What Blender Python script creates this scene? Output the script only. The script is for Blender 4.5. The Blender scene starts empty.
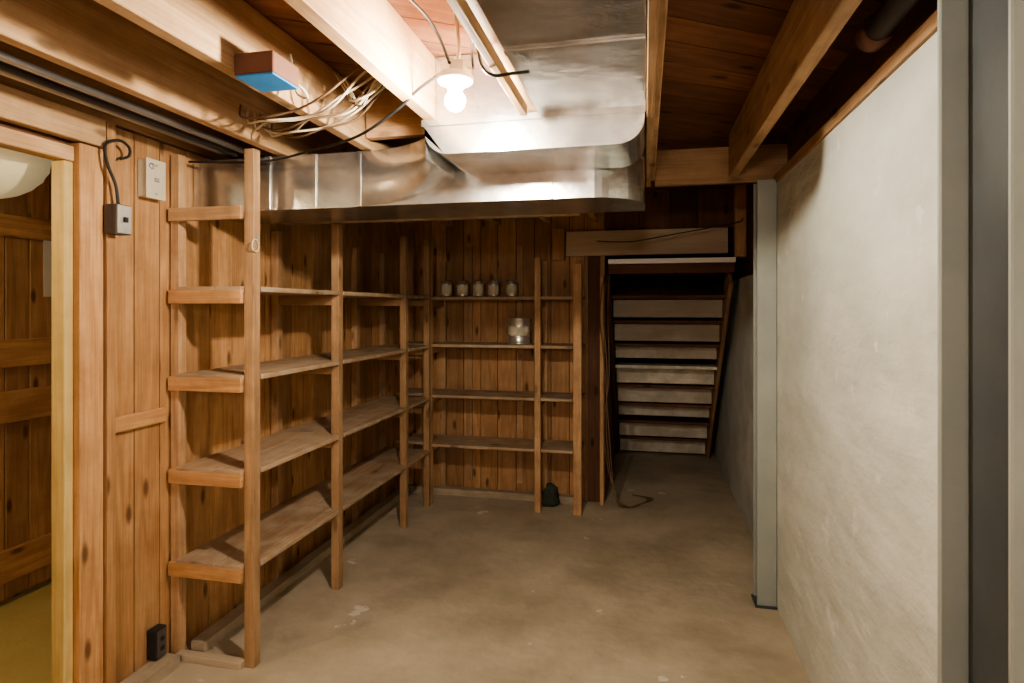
import bpy, math, random
from mathutils import Vector, Matrix
random.seed(7)
S = bpy.context.scene

# ------------------------------------------------------------------ materials
def newmat(name):
    m = bpy.data.materials.new(name); m.use_nodes = True
    nt = m.node_tree; b = nt.nodes['Principled BSDF']
    return m, nt, b
def N(nt, t, **k):
    n = nt.nodes.new(t)
    for a, v in k.items(): setattr(n, a, v)
    return n
def ramp(nt, stops):
    r = N(nt, 'ShaderNodeValToRGB'); e = r.color_ramp.elements
    while len(e) < len(stops): e.new(0.5)
    for i, (p, c) in enumerate(stops):
        e[i].position = p; e[i].color = (c[0], c[1], c[2], 1)
    return r
def mathn(nt, op, a, b=None, clamp=False):
    n = N(nt, 'ShaderNodeMath', operation=op, use_clamp=clamp)
    for i, v in enumerate((a, b)):
        if v is None: continue
        if isinstance(v, (int, float)): n.inputs[i].default_value = v
        else: nt.links.new(v, n.inputs[i])
    return n.outputs[0]
def mixc(nt, fac, a, b, mode='MIX'):
    n = N(nt, 'ShaderNodeMix', data_type='RGBA', blend_type=mode)
    for s, v in ((n.inputs[0], fac), (n.inputs[6], a), (n.inputs[7], b)):
        if isinstance(v, (int, float)): s.default_value = v
        elif isinstance(v, tuple): s.default_value = (v[0], v[1], v[2], 1)
        else: nt.links.new(v, s)
    return n.outputs[2]

def wood(name, dark, light, rough=0.6, knots=1.0, dust=None, var=0.35, spec=0.3, dirt=.36):
    m, nt, b = newmat(name); L = nt.links
    uv = N(nt, 'ShaderNodeUVMap')
    mp = N(nt, 'ShaderNodeMapping'); mp.inputs['Scale'].default_value = (.6, 6.0, 1); L.new(uv.outputs[0], mp.inputs[0])
    n1 = N(nt, 'ShaderNodeTexNoise'); n1.inputs['Scale'].default_value = 1.4; n1.inputs['Detail'].default_value = 2
    L.new(mp.outputs[0], n1.inputs[0])
    rings = mathn(nt, 'MULTIPLY', n1.outputs[0], 16.0)
    rings = mathn(nt, 'SINE', mathn(nt, 'MULTIPLY', rings, 2.2))
    rings = mathn(nt, 'MULTIPLY_ADD', rings, 0.5)
    rings.node.inputs[2].default_value = 0.5
    mp2 = N(nt, 'ShaderNodeMapping'); mp2.inputs['Scale'].default_value = (3.0, 90.0, 1); L.new(uv.outputs[0], mp2.inputs[0])
    n2 = N(nt, 'ShaderNodeTexNoise'); n2.inputs['Scale'].default_value = 1.5; n2.inputs['Detail'].default_value = 4
    L.new(mp2.outputs[0], n2.inputs[0])
    f = mathn(nt, 'ADD', mathn(nt, 'MULTIPLY', rings, 0.22), mathn(nt, 'MULTIPLY', n2.outputs[0], 0.8), True)
    r = ramp(nt, [(0.1, dark), (0.70, light)]); L.new(f, r.inputs[0])
    col = r.outputs[0]
    mp3 = N(nt, 'ShaderNodeMapping'); mp3.inputs['Scale'].default_value = (2.4, 6.5, 1); L.new(uv.outputs[0], mp3.inputs[0])
    v = N(nt, 'ShaderNodeTexVoronoi', voronoi_dimensions='2D'); v.inputs['Scale'].default_value = 1.0
    L.new(mp3.outputs[0], v.inputs['Vector'])
    sep = N(nt, 'ShaderNodeSeparateColor'); L.new(v.outputs['Color'], sep.inputs[0])
    on = mathn(nt, 'GREATER_THAN', sep.outputs[0], 0.5)
    k = N(nt, 'ShaderNodeMapRange'); k.inputs[1].default_value = 0.05; k.inputs[2].default_value = 0.12
    k.inputs[3].default_value = 1; k.inputs[4].default_value = 0; L.new(v.outputs['Distance'], k.inputs[0])
    kf = mathn(nt, 'MULTIPLY', mathn(nt, 'MULTIPLY', k.outputs[0], on), knots * 0.85, True)
    kd = tuple(c * 0.33 for c in dark)
    col = mixc(nt, kf, col, kd)
    at = N(nt, 'ShaderNodeAttribute', attribute_name='rnd')
    vr = N(nt, 'ShaderNodeMapRange'); vr.inputs[3].default_value = 1 - var; vr.inputs[4].default_value = 1 + var * 0.5
    L.new(at.outputs['Fac'], vr.inputs[0])
    cmb = N(nt, 'ShaderNodeCombineColor')
    L.new(vr.outputs[0], cmb.inputs[0]); L.new(vr.outputs[0], cmb.inputs[1]); L.new(vr.outputs[0], cmb.inputs[2])
    col = mixc(nt, 1.0, col, cmb.outputs[0], 'MULTIPLY')
    tc = N(nt, 'ShaderNodeTexCoord')
    n3 = N(nt, 'ShaderNodeTexNoise'); n3.inputs['Scale'].default_value = 5.0; n3.inputs['Detail'].default_value = 7; n3.inputs['Roughness'].default_value = .65
    L.new(tc.outputs['Object'], n3.inputs[0])
    sr = N(nt, 'ShaderNodeMapRange'); sr.inputs[1].default_value = 0.40; sr.inputs[2].default_value = 0.68
    L.new(n3.outputs[0], sr.inputs[0])
    if dust:
        col = mixc(nt, mathn(nt, 'MULTIPLY', sr.outputs[0], 0.9), col, dust)
    else:
        col = mixc(nt, mathn(nt, 'MULTIPLY', sr.outputs[0], dirt), col, tuple(c * 0.5 for c in dark))
    L.new(col, b.inputs['Base Color'])
    b.inputs['Roughness'].default_value = rough
    b.inputs['Specular IOR Level'].default_value = spec
    bp = N(nt, 'ShaderNodeBump'); bp.inputs['Strength'].default_value = 0.25; bp.inputs['Distance'].default_value = 0.004
    L.new(f, bp.inputs['Height']); L.new(bp.outputs[0], b.inputs['Normal'])
    return m

def rough_mat(name, c1, c2, scale=3, rough=0.9, bump=0.3, bscale=40, metal=0, spots=None, stretch=(1, 1, 1), spec=0.3, lo=.35, hi=.68, bdist=.01, lines=0, stain=None):
    m, nt, b = newmat(name); L = nt.links
    tc = N(nt, 'ShaderNodeTexCoord')
    mp = N(nt, 'ShaderNodeMapping'); mp.inputs['Scale'].default_value = stretch; L.new(tc.outputs['Object'], mp.inputs[0])
    n = N(nt, 'ShaderNodeTexNoise'); n.inputs['Scale'].default_value = scale; n.inputs['Detail'].default_value = 8; n.inputs['Roughness'].default_value = 0.65
    L.new(mp.outputs[0], n.inputs[0])
    r = ramp(nt, [(lo, c1), (hi, c2)]); L.new(n.outputs[0], r.inputs[0])
    col = r.outputs[0]
    for sp in (stain, spots):
        if sp:
            n4 = N(nt, 'ShaderNodeTexNoise'); n4.inputs['Scale'].default_value = sp[1]; n4.inputs['Detail'].default_value = 9; n4.inputs['Roughness'].default_value = .6
            L.new(tc.outputs['Object'], n4.inputs[0])
            mr = N(nt, 'ShaderNodeMapRange'); mr.inputs[1].default_value = sp[2]; mr.inputs[2].default_value = sp[2] + sp[3]
            L.new(n4.outputs[0], mr.inputs[0])
            col = mixc(nt, mathn(nt, 'MULTIPLY', mr.outputs[0], sp[4]), col, sp[0])
    L.new(col, b.inputs['Base Color'])
    b.inputs['Roughness'].default_value = rough; b.inputs['Metallic'].default_value = metal
    b.inputs['Specular IOR Level'].default_value = spec
    n2 = N(nt, 'ShaderNodeTexNoise'); n2.inputs['Scale'].default_value = bscale; n2.inputs['Detail'].default_value = 6
    L.new(mp.outputs[0], n2.inputs[0])
    h = n2.outputs[0]
    if lines:
        wv = N(nt, 'ShaderNodeTexWave', bands_direction='Z'); wv.inputs['Scale'].default_value = lines; wv.inputs['Distortion'].default_value = 1.5
        L.new(tc.outputs['Object'], wv.inputs[0])
        h = mathn(nt, 'ADD', h, mathn(nt, 'MULTIPLY', mathn(nt, 'POWER', wv.outputs[1], 12.0), -0.25))
    bp = N(nt, 'ShaderNodeBump'); bp.inputs['Strength'].default_value = bump; bp.inputs['Distance'].default_value = bdist
    L.new(h, bp.inputs['Height']); L.new(bp.outputs[0], b.inputs['Normal'])
    return m
def emit(name, col, s, base=None):
    m, nt, b = newmat(name); base = base or col
    b.inputs['Base Color'].default_value = (*base, 1)
    b.inputs['Emission Color'].default_value = (*col, 1); b.inputs['Emission Strength'].default_value = s
    return m

M_PINE = wood('pine_planks', (.36, .175, .078), (.66, .40, .205), rough=.5, var=.24)
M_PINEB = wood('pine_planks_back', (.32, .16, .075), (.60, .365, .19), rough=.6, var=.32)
M_JOIST = wood('joist_lumber', (.45, .26, .13), (.71, .48, .285), rough=.6, knots=.8, var=.15)
M_POST = wood('shelf_post_lumber', (.34, .195, .10), (.59, .385, .225), rough=.65, knots=.7, var=.28, dirt=.45)
M_SHELF = wood('shelf_board_dusty', (.29, .18, .11), (.47, .33, .21), rough=.8, dust=(.51, .42, .32), var=.25)
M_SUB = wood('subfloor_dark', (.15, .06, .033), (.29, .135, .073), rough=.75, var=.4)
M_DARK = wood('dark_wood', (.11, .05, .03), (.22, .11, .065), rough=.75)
M_RAW = wood('raw_jamb', (.55, .39, .15), (.80, .61, .28), rough=.6, knots=.2, var=.1)
M_HEAD = wood('header_lightened', (.52, .41, .28), (.74, .61, .45), rough=.8, dust=(.58, .48, .36), var=.1)  # colour lightened to make up for the light missing at the header
M_STAIR = wood('stair_painted', (.52, .48, .40), (.70, .66, .57), rough=.8, knots=.2, var=.35, dust=(.40, .355, .28))
M_PALE = wood('pale_strip', (.88, .87, .84), (.95, .94, .92), rough=.4, knots=0, var=.02, dirt=0)
M_CURB = wood('dusty_curb', (.36, .29, .20), (.54, .45, .34), rough=.9, knots=.2, dust=(.52, .44, .33))
M_FLOOR = rough_mat('concrete_floor', (.39, .335, .25), (.60, .53, .415), scale=1.5, rough=.62, bump=.35, bscale=20, spots=((.80, .77, .71), 3.1, .655, .02, .7), stain=((.29, .24, .17), 2.0, .50, .16, .5))
M_FLOOR2 = rough_mat('side_room_floor', (.58, .51, .22), (.72, .63, .32), scale=2, rough=.7)
M_PLASTER = rough_mat('parged_wall', (.53, .565, .525), (.70, .73, .68), scale=2.8, rough=.75, bump=.9, bscale=6, stretch=(1, .6, 1.4), lo=.3, hi=.66, lines=.35, bdist=.025, spots=((.78, .79, .75), 7, .64, .03, .6), stain=((.43, .46, .42), 1.6, .50, .2, .45))
M_CONC = rough_mat('concrete_grey', (.42, .44, .44), (.62, .635, .63), scale=4, rough=.9, bump=.6, bscale=12)
M_STEEL = rough_mat('painted_steel', (.28, .315, .30), (.38, .415, .39), scale=2, rough=.45, bump=.05, bscale=20, spec=.5)
M_STEELD = rough_mat('painted_steel_shaded', (.045, .055, .06), (.075, .085, .09), scale=2, rough=.35, bump=.05, bscale=20, spec=.5)  # darkened copy of the steel paint, puts recess shade into the column web
M_GALV = rough_mat('galvanised_sheet', (.52, .53, .53), (.80, .81, .80), scale=7, rough=.25, bump=.35, bscale=2.5, metal=.92, spec=.5, bdist=.035)
M_CHROME = rough_mat('conduit_metal', (.5, .5, .5), (.7, .7, .7), rough=.3, metal=.9, bump=0)
M_BLACK = rough_mat('black_rubber', (.015, .015, .017), (.04, .04, .04), rough=.5, bump=.02)
M_WIRE = rough_mat('nm_cable', (.55, .48, .36), (.72, .66, .52), rough=.6, bump=.02)
M_BROWNW = rough_mat('old_cable', (.16, .10, .06), (.25, .16, .1), rough=.7, bump=.02)
M_BLUE = rough_mat('blue_plastic', (.04, .26, .66), (.08, .36, .8), rough=.45, bump=.02)
M_BOXBR = rough_mat('box_brown', (.12, .055, .04), (.19, .09, .06), rough=.6, bump=.05)
M_WHITE = rough_mat('off_white_enamel', (.60, .55, .43), (.72, .67, .55), rough=.5, bump=.02)
M_GREY = rough_mat('grey_plate', (.42, .42, .41), (.52, .52, .51), rough=.4, metal=.5, bump=.02)
M_CAN = rough_mat('tin', (.6, .6, .57), (.8, .79, .75), scale=12, rough=.28, metal=.8, bump=.05)
M_LABEL = rough_mat('paper_label', (.50, .45, .34), (.72, .68, .55), scale=25, rough=.8, bump=.05)
M_LID = rough_mat('lid_dark', (.25, .2, .13), (.42, .34, .22), scale=12, rough=.5, metal=.4, bump=.05)
M_PORC = rough_mat('porcelain', (.75, .73, .68), (.85, .83, .78), rough=.3, bump=0)
M_BAG = rough_mat('dark_green_cloth', (.035, .045, .035), (.06, .075, .06), rough=.9, bump=.3)
M_PIPE = rough_mat('iron_pipe', (.06, .05, .05), (.12, .10, .09), rough=.6, bump=.1)
M_PAPER = rough_mat('paper', (.7, .66, .55), (.8, .76, .66), rough=.8, bump=0)

# ------------------------------------------------------------------ mesh builder
class MB:
    def __init__(s):
        s.v = []; s.f = []; s.m = []; s.uv = []; s.r = []; s.sm = []; s.mats = []
    def mi(s, mat):
        if mat not in s.mats: s.mats.append(mat)
        return s.mats.index(mat)
    def obox(s, c, dims, mat, M=None, rnd=None):
        h = [d / 2 for d in dims]; a = max(range(3), key=lambda i: dims[i])
        mi = s.mi(mat); rnd = random.random() if rnd is None else rnd
        ou, ov = random.uniform(0, 50), random.uniform(0, 50)
        base = len(s.v); loc = []
        for x in (-1, 1):
            for y in (-1, 1):
                for z in (-1, 1):
                    l = Vector((x * h[0], y * h[1], z * h[2])); loc.append(l)
                    p = (M @ l if M else l) + Vector(c); s.v.append(tuple(p))
        F = [((0, 1, 3, 2), 0), ((4, 6, 7, 5), 0), ((0, 4, 5, 1), 1), ((2, 3, 7, 6), 1), ((0, 2, 6, 4), 2), ((1, 5, 7, 3), 2)]
        for idx, n in F:
            s.f.append(tuple(base + i for i in idx)); s.m.append(mi); s.r.append(rnd); s.sm.append(False)
            o = [i for i in range(3) if i != n]
            if a in o:
                ua = a; va = [i for i in o if i != a][0]
            else: ua, va = o
            s.uv.append([(loc[i][ua] + ou, loc[i][va] + ov + n * .37) for i in idx])
    def box(s, x0, x1, y0, y1, z0, z1, mat, rnd=None):
        s.obox(((x0 + x1) / 2, (y0 + y1) / 2, (z0 + z1) / 2), (abs(x1 - x0), abs(y1 - y0), abs(z1 - z0)), mat, None, rnd)
    def beam(s, p0, p1, w, h, mat, up=(0, 0, 1)):
        p0, p1 = Vector(p0), Vector(p1); d = p1 - p0; x = d.normalized()
        y = Vector(up).cross(x).normalized(); z = x.cross(y)
        M = Matrix((x, y, z)).transposed()
        s.obox((p0 + p1) / 2, (d.length, w, h), mat, M)
    def face(s, idx, mat, smooth=False, uv=None):
        s.f.append(tuple(idx)); s.m.append(s.mi(mat)); s.r.append(.5); s.sm.append(smooth)
        s.uv.append(uv or [(s.v[i][0], s.v[i][2]) for i in idx])
    def prism(s, poly, a0, a1, mat, axis='z', smooth=False):
        n = len(poly); b = len(s.v)
        for a in (a0, a1):
            for (p, q) in poly:
                s.v.append({'z': (p, q, a), 'y': (p, a, q), 'x': (a, p, q)}[axis])
        s.face([b + i for i in range(n)][::-1], mat); s.face([b + n + i for i in range(n)], mat)
        for i in range(n):
            j = (i + 1) % n
            s.face([b + i, b + j, b + n + j, b + n + i], mat, smooth)
    def lathe(s, prof, c, mat, seg=24, axis='z', smooth=True):
        b = len(s.v); n = len(prof)
        for k in range(seg):
            t = 2 * math.pi * k / seg
            for (r, h) in prof:
                p = (r * math.cos(t), r * math.sin(t), h)
                if axis == 'x': p = (h, p[0], p[1])
                if axis == 'y': p = (p[0], h, p[1])
                s.v.append((c[0] + p[0], c[1] + p[1], c[2] + p[2]))
        for k in range(seg):
            k2 = (k + 1) % seg
            for i in range(n - 1):
                s.face([b + k * n + i, b + k2 * n + i, b + k2 * n + i + 1, b + k * n + i + 1], mat, smooth)
    def tube(s, pts, r, mat, seg=8, sub=6):
        P = [Vector(p) for p in pts]
        if sub > 1 and len(P) > 2:
            Q = []
            for i in range(len(P) - 1):
                p0 = P[max(i - 1, 0)]; p1 = P[i]; p2 = P[i + 1]; p3 = P[min(i + 2, len(P) - 1)]
                for k in range(sub):
                    t = k / sub
                    Q.append(.5 * ((2 * p1) + (-p0 + p2) * t + (2 * p0 - 5 * p1 + 4 * p2 - p3) * t * t + (-p0 + 3 * p1 - 3 * p2 + p3) * t ** 3))
            Q.append(P[-1]); P = Q
        b = len(s.v); nrm = None
        for i, p in enumerate(P):
            d = (P[min(i + 1, len(P) - 1)] - P[max(i - 1, 0)]).normalized()
            if nrm is None:
                nrm = d.orthogonal().normalized()
            else:
                nrm = (nrm - d * nrm.dot(d)).normalized()
            bn = d.cross(nrm)
            for k in range(seg):
                t = 2 * math.pi * k / seg
                s.v.append(tuple(p + r * (math.cos(t) * nrm + math.sin(t) * bn)))
        for i in range(len(P) - 1):
            for k in range(seg):
                k2 = (k + 1) % seg
                s.face([b + i * seg + k, b + i * seg + k2, b + (i + 1) * seg + k2, b + (i + 1) * seg + k], mat, True)
        s.face([b + k for k in range(seg)][::-1], mat); e = b + (len(P) - 1) * seg
        s.face([e + k for k in range(seg)], mat)
    def done(s, name, bevel=0, parent=None):
        me = bpy.data.meshes.new(name); me.from_pydata(s.v, [], s.f)
        for m in s.mats: me.materials.append(m)
        uvl = me.uv_layers.new(name='UVMap'); i = 0
        for fuv in s.uv:
            for u in fuv:
                uvl.data[i].uv = u; i += 1
        me.polygons.foreach_set('material_index', s.m); me.polygons.foreach_set('use_smooth', s.sm)
        a = me.attributes.new('rnd', 'FLOAT', 'FACE'); a.data.foreach_set('value', s.r)
        me.update()
        o = bpy.data.objects.new(name, me); S.collection.objects.link(o)
        if bevel:
            bm = o.modifiers.new('bevel', 'BEVEL'); bm.width = bevel; bm.segments = 1; bm.limit_method = 'ANGLE'; bm.angle_limit = .9
        if parent: o.parent = parent
        return o

def planks(mb, axis, f0, f1, a0, a1, z0, z1, mat, w=(.11, .15), gap=.006):
    a = a0
    while a < a1 - .01:
        ww = random.uniform(*w); e = min(a + ww, a1)
        if a1 - e < .04: e = a1
        if axis == 'y': mb.box(f0, f1, a, e - gap, z0, z1, mat)
        else: mb.box(a, e - gap, f0, f1, z0, z1, mat)
        a = e

ZC = 2.39
# ------------------------------------------------------------------ shell
b = MB(); b.box(-2.03, 1.0, -2.2, 6.7, -.1, 0, M_FLOOR); b.done('floor')
b = MB(); b.box(-3.4, -2.03, -1.2, 3.6, -.1, 0, M_FLOOR2); b.done('floor_side_room')
b = MB()
ang = math.radians(33)
R = Matrix.Rotation(ang, 3, 'Z')
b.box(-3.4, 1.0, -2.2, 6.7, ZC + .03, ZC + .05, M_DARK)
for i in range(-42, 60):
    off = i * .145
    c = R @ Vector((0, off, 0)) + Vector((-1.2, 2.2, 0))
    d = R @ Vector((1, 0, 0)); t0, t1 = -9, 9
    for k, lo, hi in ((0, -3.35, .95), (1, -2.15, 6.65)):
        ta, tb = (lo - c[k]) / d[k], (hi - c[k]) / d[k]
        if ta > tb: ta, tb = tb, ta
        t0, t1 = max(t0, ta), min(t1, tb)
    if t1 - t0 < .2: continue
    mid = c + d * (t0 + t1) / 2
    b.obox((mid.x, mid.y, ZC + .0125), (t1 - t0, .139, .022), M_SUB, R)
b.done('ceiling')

# left wall
b = MB()
b.box(-2.045, -2.03, -2.2, .85, 0, ZC, M_DARK); b.box(-2.045, -2.03, 1.74, 4.8, 0, ZC, M_DARK)
b.box(-2.045, -2.03, .85, 1.74, 2.03, ZC, M_DARK)
planks(b, 'y', -2.025, -2.0, -2.2, .76, 0, ZC, M_PINE)
planks(b, 'y', -2.025, -2.0, 1.915, 4.74, 0, 2.2, M_PINE, w=(.12, .17))
b.box(-2.029, -2.0, .76, 4.74, 2.21, ZC, M_JOIST)
b.done('wall_left')
b = MB()
b.box(-2.048, -1.99, 1.733, 1.768, 0, 2.02, M_RAW)
b.box(-2.025, -1.965, 1.771, 1.868, 0, 2.09, M_PINE, .9)
b.box(-2.025, -1.955, 1.875, 1.912, 0, 2.2, M_PINE, .2)
b.box(-2.048, -1.985, .80, 1.768, 2.022, 2.075, M_JOIST)
b.box(-2.048, -1.99, .78, .85, 0, 2.02, M_RAW)
b.done('door_frame', .003)
b = MB()
b.box(-1.998, -1.955, -1.5, 1.87, 2.095, 2.20, M_JOIST)
b.box(-1.998, -1.975, 1.915, 2.18, 1.02, 1.08, M_PINE, .8)
b.done('trim_left', .003)

# right wall
b = MB(); b.box(.645, .9, -2.2, 3.34, 0, 2.125, M_PLASTER); b.done('wall_right')
b = MB(); b.box(.635, .9, -2.2, 3.26, 2.127, 2.165, M_POST); b.box(.70, .9, -2.2, 3.26, 2.166, ZC, M_DARK); b.done('trim_sill_plate')
b = MB()
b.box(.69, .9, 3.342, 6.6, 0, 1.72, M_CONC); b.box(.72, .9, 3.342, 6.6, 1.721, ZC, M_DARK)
b.done('wall_stair_right')
b = MB()
b.box(-2.03, -.30, 4.766, 4.80, 0, ZC, M_DARK)
planks(b, 'x', 4.74, 4.764, -1.998, -.30, 0, ZC, M_PINEB, w=(.12, .16))
for x in (-1.42, -1.0):
    b.box(x, x + .05, 4.722, 4.739, .1, 2.0, M_POST)
b.done('wall_back')
b = MB()
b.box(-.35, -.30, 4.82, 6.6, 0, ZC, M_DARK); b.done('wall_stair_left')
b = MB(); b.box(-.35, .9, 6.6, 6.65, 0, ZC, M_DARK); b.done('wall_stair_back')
b = MB()
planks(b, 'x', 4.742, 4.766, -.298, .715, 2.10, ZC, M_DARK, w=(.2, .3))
b.done('wall_header')
b = MB(); b.box(-2.2, 1.0, -2.25, -2.2, 0, ZC, M_PINE); b.done('wall_rear')
b = MB()
b.box(-.60, .60, 4.69, 4.738, 1.905, 2.095, M_HEAD)
b.done('trim_header_beam', .003)
b = MB(); b.box(.635, .715, 4.60, 4.70, 1.87, ZC - .002, M_PINE, .5); b.done('stub_post', .003)
b = MB(); b.box(-.70, -.61, 4.66, 4.738, 1.87, 2.12, M_PINE, .3); b.done('stub_post', .003)
b = MB(); b.box(-.335, -.305, 4.63, 4.66, 0, 1.74, M_POST); b.box(-.43, -.34, 4.70, 4.738, 0, 1.90, M_DARK); b.done('door_post', .003)

# side room shell
b = MB()
b.box(-3.26, -3.23, -1.2, 3.5, 0, ZC, M_DARK)
planks(b, 'y', -3.23, -3.2, -1.2, 3.5, 0, ZC, M_PINEB)
b.done('wall_side_room')
b = MB(); b.box(-3.2, -2.07, 3.4, 3.45, 0, ZC, M_PINEB); b.box(-3.2, -2.07, -1.2, -1.15, 0, ZC, M_PINEB); b.done('wall_side_room_end')
b = MB()
planks(b, 'y', -3.17, -3.155, 1.75, 2.95, .03, 1.98, M_PINEB)
for z0, z1 in ((.12, .28), (.92, 1.08), (1.20, 1.34), (1.86, 1.97)):
    b.box(-3.154, -3.125, 1.76, 2.94, z0, z1, M_PINE, .9)
b.lathe([(0, 0), (.02, 0), (.02, .04), (.03, .05), (.03, .07), (0, .08)], (-3.153, 2.86, 1.15), M_GREY, 16, 'x')
b.done('door_1', .002)
b = MB(); b.box(-3.12, -3.118, 2.60, 2.73, 1.56, 1.86, M_PAPER); b.done('wall_notice')
e = bpy.data.objects.new('globe_ceiling_lamp', None); S.collection.objects.link(e)
b = MB(); rg = .19; prof = []
for i in range(25):
    a = math.radians(-90 + 172 * i / 24); w_ = 1.0 + .012 * math.cos(i * math.pi)
    prof.append((rg * math.cos(a) * w_, rg * .9 * math.sin(a)))
b.lathe(prof, (-2.33, 1.73, 2.07), emit('lamp_shade_glow', (1.0, .84, .50), .22, (.62, .58, .38)), 32)
b.done('shade', parent=e)
b = MB(); b.tube([(-2.33, 1.73, 2.23), (-2.33, 1.73, ZC - .002)], .012, M_GREY, 10, 1); b.lathe([(0, 0), (.05, 0), (.05, .02), (0, .02)], (-2.33, 1.73, ZC - .023), M_GREY, 16); b.done('stem', parent=e)
for y in (.6, 1.2, 2.0, 2.5, 3.0):
    b = MB(); b.box(-3.19, -2.07, y, y + .045, 2.30, ZC - .001, M_JOIST); b.done('side_room_joist')

# ------------------------------------------------------------------ joists
ZJ = 2.17
for x, y0, y1 in ((-1.58, -2.19, 4.73), (-1.175, -2.19, 4.73), (-.77, -2.19, 4.73), (-.40, -2.19, 4.73), (.005, -2.19, 3.265), (.42, -2.19, 3.265)):
    b = MB(); b.box(x, x + .045, y0, y1, ZJ, ZC - .001, M_JOIST if x < .0 else (M_POST)); b.done('floor_joist', .003)
b = MB(); b.box(.052, .71, 3.27, 3.315, 2.145, 2.33, M_POST); b.done('cross_beam', .003)
for x0, x1, y in ((-1.53, -1.18, 2.9), (-1.12, -.775, 2.3), (.055, .415, .5)):
    b = MB(); b.box(x0, x1, y, y + .04, 2.2, ZC - .001, M_POST); b.done('joist_blocking')
b = MB(); b.box(-.395, -.373, -2.0, 1.93, 2.125, 2.160, M_JOIST); b.done('furring_strip', .002)
b = MB(); b.box(.006, .03, -2.0, 3.2, 2.125, 2.168, M_POST); b.done('furring_strip', .002)
b = MB(); b.box(-1.92, -.31, 2.93, 2.985, 1.955, 2.03, M_SHELF); b.done('shelf_header_beam', .003)

# ------------------------------------------------------------------ ducts
b = MB()
ZT = 2.163; ZB = 1.93
pl = [(-1.995, 2.36), (-.22, 2.36)]
for i in range(1, 13):
    a = math.radians(90 * i / 12); pl.append((-.22 + .22 * math.sin(a), 2.58 - .22 * math.cos(a)))
pl += [(0.0, 2.74), (-1.995, 2.74)]
b.prism(pl, ZB, ZT, M_GALV)
n = 20; base = len(b.v)
for i in range(n + 1):
    t = i / n; a = math.radians(90 * t)
    x = -1.17 + .41 * math.sin(a); y = 2.03 + .325 * math.cos(a); zb = ZB + .002 + .10 * (t * t * (3 - 2 * t))
    b.v += [(x, y, ZT - .001), (x, y, zb), (x + .0, 2.362, zb), (x, 2.362, ZT - .001)]
for i in range(n):
    p = base + 4 * i; q = p + 4
    b.face([p, q, q + 1, p + 1], M_GALV, True); b.face([p + 1, q + 1, q + 2, p + 2], M_GALV); b.face([p + 3, p, q, q + 3][::-1], M_GALV)
p = base + 4 * n; b.face([p, p + 3, p + 2, p + 1], M_GALV)
pr = [(-.762, ZT), (-.762, 2.11)]
for i in range(0, 9):
    a = math.radians(180 + 90 * i / 8); pr.append((-.672 + .09 * math.cos(a), 2.125 + .085 * math.sin(a)))
for i in range(0, 9):
    a = math.radians(270 + 90 * i / 8); pr.append((-.09 + .09 * math.cos(a), 2.125 + .085 * math.sin(a)))
pr += [(0, ZT)]
b.prism(pr, 2.02, 2.358, M_GALV, 'y')
b.box(-.77, .003, 2.012, 2.02, 2.14, ZT, M_GALV)
for x in (-1.62, -1.40, -1.19):
    b.box(x, x + .02, 2.352, 2.36, ZB, ZT, M_GALV)
b.box(-.37, -.355, 2.352, 2.36, ZB, 2.04, M_GALV)
b.box(-1.99, -1.19, 2.355, 2.36, ZB - .003, ZB + .01, M_GALV)
b.box(-.353, .003, -2.0, 2.015, 2.1605, 2.166, M_GALV)
for y in (.35, .95, 1.5):
    b.box(-.353, .003, y, y + .03, 2.154, 2.1604, M_GALV)
b.box(-.722, -.402, 2.03, 2.036, ZT, ZC - .003, M_GALV)
o = b.done('sheet_metal_duct', .0025)

# ------------------------------------------------------------------ shelving, left run
PX = -1.61; PW = .045
YS = [2.243, 2.959, 3.88, 4.33]
TOPS = [2.165, 1.95, 1.99, 2.02]
LV = [1.59, 1.22, .825, .43]
b = MB()
for i, y in enumerate(YS):
    b.box(PX - PW / 2, PX + PW / 2, y - PW / 2, y + PW / 2, 0, TOPS[i], M_POST)
    b.box(-1.992, -1.95, y - PW / 2, y + PW / 2, 0, 2.16 if i == 0 else 1.92, M_POST)
    if i == 0:
        for z in LV: b.box(-1.985, PX - PW / 2 - .001, y - PW / 2 - .022, y - PW / 2 - .001, z - .072, z - .012, M_PINE, .9)
        b.box(-1.985, PX - PW / 2 - .001, y - PW / 2 - .022, y - PW / 2 - .001, 1.87, 1.925, M_POST, .8)
        b.box(-1.95, PX - PW / 2 - .001, y - PW / 2 - .022, y - PW / 2 + .02, 0.0, .03, M_CURB)
    else:
        for z in LV: b.box(-1.948, PX - PW / 2 - .001, y - .012, y + .012, z - .075, z - .024, M_POST)
for i in range(3):
    y0, y1 = YS[i], YS[i + 1]
    for z in LV:
        b.box(-1.948, -1.76, y0 - .044 if i == 0 else y0 + .002, y1 - .002, z - .022, z, M_SHELF)
        b.box(-1.757, PX - PW / 2 - .002, y0 - .044 if i == 0 else y0 + .002, y1 - .002, z - .022, z, M_SHELF)
        b.box(PX - PW / 2 - .001, PX + PW / 2 + .004, y0 + PW / 2 + .002, y1 - PW / 2 - .002, z - .022, z, M_SHELF)
b.done('wooden_shelving', .002)
b = MB()
XS = [-1.613, -.77, -.477]; TB = [2.03, 1.87, 1.82]; LB = [1.585, 1.225, .84, .465]
BY = 4.39
for i, x in enumerate(XS):
    w = PW if i < 2 else .06
    b.box(x - w / 2, x + w / 2, BY - PW / 2, BY + PW / 2, 0, TB[i], M_POST)
    b.box(x - PW / 2, x + PW / 2, 4.70, 4.736, 0, 1.87, M_POST)
    for z in LB: b.box(x - .012, x + .012, BY + PW / 2 + .001, 4.699, z - .075, z - .024, M_POST)
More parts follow.
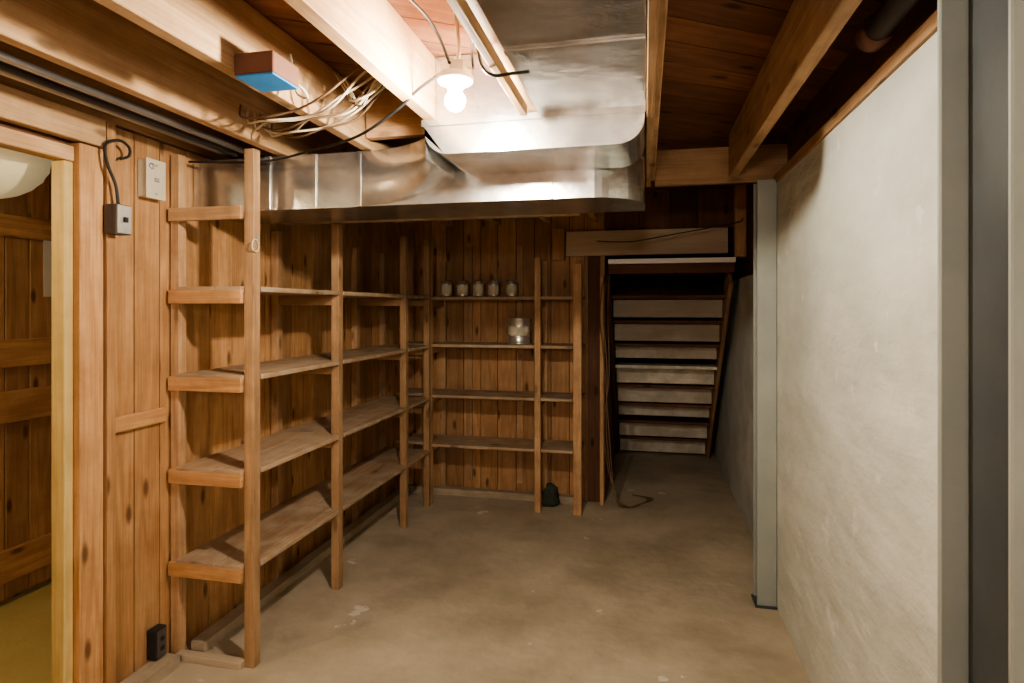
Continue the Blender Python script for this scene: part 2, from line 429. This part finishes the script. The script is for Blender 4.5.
for z in LB:
    for x0, x1 in ((-1.90, -1.614), (-1.612, -.771), (-.769, -.452)):
        b.box(x0, x1, BY + PW / 2 + .002, 4.54, z - .022, z, M_SHELF)
        b.box(x0, x1, 4.543, 4.698, z - .022, z, M_SHELF)
    for x0, x1 in ((-1.588, -.795), (-.745, -.51)):
        b.box(x0, x1, BY - PW / 2 - .003, BY + PW / 2 + .0015, z - .022, z, M_SHELF)
b.done('wooden_shelving', .002)
b = MB(); b.box(-1.935, -1.87, 2.275, 4.69, 0, .045, M_CURB); b.done('baseboard_left')
b = MB(); b.box(-1.985, -1.90, 1.45, 2.17, 0, .05, M_CURB); b.done('baseboard_left')
b = MB(); b.box(-1.86, -.50, 4.62, 4.69, 0, .05, M_CURB); b.done('baseboard_back')

# ------------------------------------------------------------------ jars / cans
def jar(x, y, z, r, h, lid=True):
    b = MB()
    b.lathe([(0, 0), (r * .95, 0), (r, .005), (r, h * .12)], (x, y, z), M_CAN)
    b.lathe([(r, h * .12), (r * 1.01, h * .13), (r * 1.01, h * .68), (r, h * .7)], (x, y, z), M_LABEL)
    b.lathe([(r, h * .7), (r, h * .82), (r * .88, h * .86), (r * .88, h * .87)], (x, y, z), M_CAN)
    b.lathe([(r * .93, h * .86), (r * .93, h), (r * .8, h), (r * .78, h * .98), (0, h * .98)], (x, y, z), M_LID if lid else M_CAN)
    b.done('glass_jar')
for px_x in (-1.50, -1.37, -1.245, -1.125, -.985):
    jar(px_x, 4.46, 1.586, .043, .125, random.random() < .6)
b = MB(); c = (-.935, 4.50, 1.226); r = .085; h = .20
b.lathe([(0, 0), (r, 0), (r * 1.04, .004), (r * 1.04, .01), (r, .014), (r, .065)], c, M_CAN, 32)
b.lathe([(r, .065), (r * 1.003, .066), (r * 1.003, .134), (r, .135)], c, M_LABEL, 32)
b.lathe([(r, .135), (r, .185), (r * 1.05, .19), (r * 1.05, .2), (r * .85, .2), (r * .82, .19), (0, .19)], c, M_CAN, 32)
b.tube([(c[0] - r, c[1], c[2] + .17), (c[0] - r - .012, c[1] - .04, c[2] + .10), (c[0], c[1] - r - .03, c[2] + .055), (c[0] + r + .012, c[1] - .04, c[2] + .10), (c[0] + r, c[1], c[2] + .17)], .002, M_CHROME, 6, 8)
b.done('paint_can')

# ------------------------------------------------------------------ staircase (seen from behind)
b = MB()
for k in range(1, 10):
    z = .2 * k; y = 6.42 - .2 * k
    pale = k in (5,)
    b.box(-.255, .60, y + (.02 if not pale else -.03), y + .20, z - .028, z, M_STAIR if pale else M_DARK)  # dark wood on the treads stands in for shade under the steps
    if k < 9: b.box(-.25, .595, y + .15, y + .17, z - (.175 if k % 3 else .135), z - .035, M_STAIR, [0, .9, .7, .8, .6, .9, .5, .3, 0][k])
b.beam((-.275, 6.45, .02), (-.275, 4.72, 1.75), .03, .20, M_DARK)
b.beam((.615, 6.45, .02), (.615, 4.72, 1.75), .028, .20, M_POST)
b.box(-.265, .628, 4.50, 4.55, 1.825, 1.860, M_PALE)
b.box(-.265, .628, 4.56, 4.62, 1.755, 1.822, M_DARK)
b.done('wooden_staircase', .002)

# ------------------------------------------------------------------ steel columns
def column(xa, xb, y0, y1, z1):
    b = MB(); t = .012
    b.box(xa, xb, y0, y0 + t, 0, z1, M_STEEL)
    b.box(xa, xb, y1 - t, y1, 0, z1, M_STEEL)
    b.box((xa + xb) / 2 - .005, (xa + xb) / 2 + .005, y0 + t, y1 - t, 0, z1, M_STEELD)
    b.box(xa - .01, xb, y0 - .01, y1 + .005, 0, .012, M_STEELD)
    b.done('steel_column', .003)
column(.550, .643, 3.22, 3.335, 2.143)
column(.540, .643, 1.05, 1.29, 2.126)

# ------------------------------------------------------------------ lamps
def lamp(x, y, z, strength, col=(1.0, .87, .69), rb=.03):
    e = bpy.data.objects.new('ceiling_or_fill_lamp', None); S.collection.objects.link(e)
    b = MB()
    b.lathe([(0, .050), (.050, .050), (.056, .042), (.052, .030), (.036, .022), (.024, .018), (.022, .006), (0, .006)], (x, y, z + .018), M_PORC, 24)
    b.lathe([(0, .0), (.050, 0), (.050, .03), (0, .03)], (x, y, z + .0685), M_GREY, 8, smooth=False)
    zt = ZC - .002
    b.tube([(x, y, z + .098), (x + .012, y, (z + zt) / 2), (x, y, zt)], .006, M_CHROME, 8, 4)
    b.done('lamp_holder', parent=e)
    b = MB(); zc = -.008 - (rb - .03)
    prof = [(0, zc - rb)]
    for i in range(1, 13):
        a = math.radians(-90 + 150 * i / 12); prof.append((rb * math.cos(a), zc + rb * math.sin(a)))
    prof += [(.017, .023), (0, .023)]
    b.lathe(prof, (x, y, z), emit('bulb_glow', col, strength), 24)
    b.done('bulb', parent=e)
lamp(-.545, 1.70, 2.117, 2150, col=(1.0, .87, .69))
lamp(-.05, -1.5, 2.0, 225, col=(1.0, .90, .77), rb=.10)  # unseen fill lamp added behind the camera to brighten the room
lamp(-2.62, .8, 2.05, 900, col=(1.0, .78, .45))  # lamp added out of sight to light the side room

# ------------------------------------------------------------------ electrical
b = MB()
b.box(-1.128, -1.005, 1.49, 1.62, 2.15, 2.155, M_BLUE)
b.box(-1.128, -1.005, 1.49, 1.62, 2.1555, 2.215, M_BOXBR)
b.lathe([(0, 0), (.012, 0), (.012, .012), (0, .012)], (-1.06, 1.621, 2.19), M_CHROME, 12, 'y')
b.done('junction_box', .003)
b = MB()
for i in range(7):
    y = 1.84 + i * .03 + random.uniform(-.02, .02)
    zz = 2.162 - random.uniform(0, .012)
    b.tube([(-1.50, y + .2, 2.27), (-1.44, y + .12, 2.20 - .01 * (i % 3)), (-1.28, y + random.uniform(-.05, .05), zz - .01), (-1.14, y - .04 + random.uniform(-.03, .04), zz), (-1.0, y - .05 + random.uniform(-.03, .06), zz + random.uniform(0, .05)), (-.90, y - .06, 2.25), (-.80, y - .02, 2.34)], .004, M_WIRE if i % 3 else M_BROWNW)
for i in range(3):
    b.tube([(-1.10, 2.0 + .03 * i, 2.36), (-1.02, 1.95, 2.25 + .02 * i), (-.95, 1.85 + .03 * i, 2.19), (-.86, 1.83, 2.21 + .015 * i), (-.80, 1.87, 2.3)], .004, M_WIRE)
b.done('cable_bundle')
b = MB()
b.tube([(-1.06, 1.634, 2.19), (-1.02, 1.66, 2.17), (-1.02, 1.69, 2.15), (-1.06, 1.70, 2.17), (-1.08, 1.71, 2.22), (-1.09, 1.71, 2.3)], .004, M_WIRE)
b.done('box_cable')
b = MB()
b.tube([(-1.95, 2.28, 2.14), (-1.6, 2.29, 2.125), (-1.3, 2.2, 2.135), (-1.0, 1.98, 2.11), (-.8, 1.86, 2.15), (-.70, 1.80, 2.19), (-.60, 1.72, 2.20)], .005, M_BLACK)
b.tube([(-.49, 1.70, 2.20), (-.47, 1.62, 2.24), (-.44, 1.56, 2.21), (-.42, 1.54, 2.14), (-.39, 1.54, 2.112), (-.35, 1.56, 2.12), (-.31, 1.62, 2.145)], .0045, M_BLACK)
b.tube([(-.545, 1.65, 2.20), (-.57, 1.55, 2.28), (-.62, 1.3, 2.31), (-.60, 1.0, 2.33), (-.62, .4, 2.34)], .0045, M_BLACK)
b.done('lamp_cable')
b = MB()
b.tube([(-1.665, -1.9, 2.168), (-1.665, 2.34, 2.168)], .012, M_CHROME, 12, 1)
b.tube([(-1.70, -1.9, 2.180), (-1.70, 2.9, 2.180)], .013, M_BLACK, 12, 1)
b.tube([(-1.76, -1.9, 2.180), (-1.76, 2.34, 2.180)], .014, M_PIPE, 12, 1)
b.tube([(-1.82, -1.9, 2.19), (-1.82, 2.9, 2.19)], .014, M_CHROME, 12, 1)
b.done('conduit_run')
b = MB()
b.box(-1.953, -1.90, 1.86, 1.925, 1.775, 1.885, M_PIPE)
b.box(-1.8995, -1.896, 1.863, 1.922, 1.778, 1.882, M_GREY)
b.box(-1.8955, -1.886, 1.884, 1.90, 1.82, 1.838, M_BLACK)
for z in (1.79, 1.868): b.lathe([(0, 0), (.004, 0), (.004, .002), (0, .003)], (-1.896, 1.892, z), M_CHROME, 10, 'x')
b.tube([(-1.925, 1.892, 1.885), (-1.925, 1.88, 1.96), (-1.93, 1.85, 2.03), (-1.94, 1.85, 2.10), (-1.93, 1.90, 2.13), (-1.945, 1.96, 2.12), (-1.955, 1.97, 2.09), (-1.96, 1.935, 2.07)], .0055, M_BLACK)
b.done('light_switch', .002)
b = MB()
b.box(-1.998, -1.955, 2.055, 2.145, 1.95, 2.10, M_WHITE)
b.box(-1.9545, -1.951, 2.050, 2.150, 1.945, 2.105, M_WHITE)
for z in (1.965, 2.08): b.lathe([(0, 0), (.005, 0), (.005, .002), (0, .003)], (-1.951, 2.10, z), M_GREY, 10, 'x')
b.lathe([(0, 0), (.013, 0), (.012, .006), (0, .008)], (-1.951, 2.075, 2.075), M_GREY, 14, 'x')
b.box(-1.951, -1.944, 2.09, 2.11, 2.015, 2.03, M_GREY)
b.done('electrical_box', .002)
for y, z in ((2.10, .055),):
    b = MB(); b.box(-1.998, -1.955, y, y + .06, z, z + .12, M_BLACK); b.box(-1.9545, -1.95, y + .005, y + .055, z + .005, z + .115, M_PIPE)
    b.box(-1.95, -1.946, y + .02, y + .04, z + .03, z + .05, M_BLACK); b.box(-1.95, -1.946, y + .02, y + .04, z + .07, z + .09, M_BLACK)
    b.done('wall_outlet', .002)
b = MB()
pts = [(PX + .028, 2.225 + .022 * math.cos(t), 1.76 + .026 * math.sin(t)) for t in [2 * math.pi * i / 14 for i in range(15)]]
b.tube(pts, .003, M_WHITE, 6, 1); b.box(PX + .0228, PX + .03, 2.235, 2.25, 1.78, 1.80, M_GREY); b.done('hook_ring')

b = MB(); b.tube([(.60, -1.9, 2.235), (.60, 1.80, 2.235)], .032, M_PIPE, 16, 1); b.lathe([(0, 0), (.042, 0), (.042, .05), (0, .05)], (.60, 1.76, 2.235), M_BOXBR, 18, 'y'); b.done('iron_pipe')
b = MB()
b.tube([(-.35, 4.55, 2.0), (-.1, 4.45, 1.98), (.2, 4.4, 2.02), (.62, 4.5, 2.1), (.68, 4.56, 2.14)], .004, M_BLACK)
b.done('hanging_wire')
b = MB()
for k in range(3):
    b.tube([(-.30 + .02 * k, 4.58, 1.74), (-.33 + .03 * k, 4.57, 1.45), (-.29 + .015 * k, 4.56, 1.0), (-.26 - .02 * k, 4.57, .55), (-.22, 4.56, .12), (-.16 + .03 * k, 4.6, .008), (-.02, 4.72, .008), (.02 + .02 * k, 4.85, .008), (-.1, 4.92, .008)], .004, M_BROWNW)
b.done('hanging_cord')
b = MB()
prof = [(0, 0), (.05, 0), (.06, .03), (.055, .10), (.045, .14), (.03, .16), (0, .165)]
b.lathe(prof, (-.70, 4.55, 0.0), M_BAG, 20)
b.v = [(x + .014 * math.sin(z * 60 + y * 40), y + .01 * math.sin(x * 70), z) for x, y, z in b.v]
b.done('cloth_bag')

# ------------------------------------------------------------------ world & camera
w = bpy.data.worlds.new('World'); S.world = w; w.use_nodes = True
w.node_tree.nodes['Background'].inputs[0].default_value = (.9, .8, .7, 1)
w.node_tree.nodes['Background'].inputs[1].default_value = .02
try:
    S.view_settings.look = 'AgX - Medium High Contrast'
except Exception as ex:
    print(ex)
cam = bpy.data.cameras.new('camera'); co = bpy.data.objects.new('camera', cam); S.collection.objects.link(co)
co.location = (0, 0, 1.5); co.rotation_euler = (math.radians(90), 0, math.radians(12.4))
cam.sensor_width = 36; cam.lens = 604 / 1024 * 36; cam.shift_y = -33.5 / 1024; cam.clip_start = .02
S.camera = co
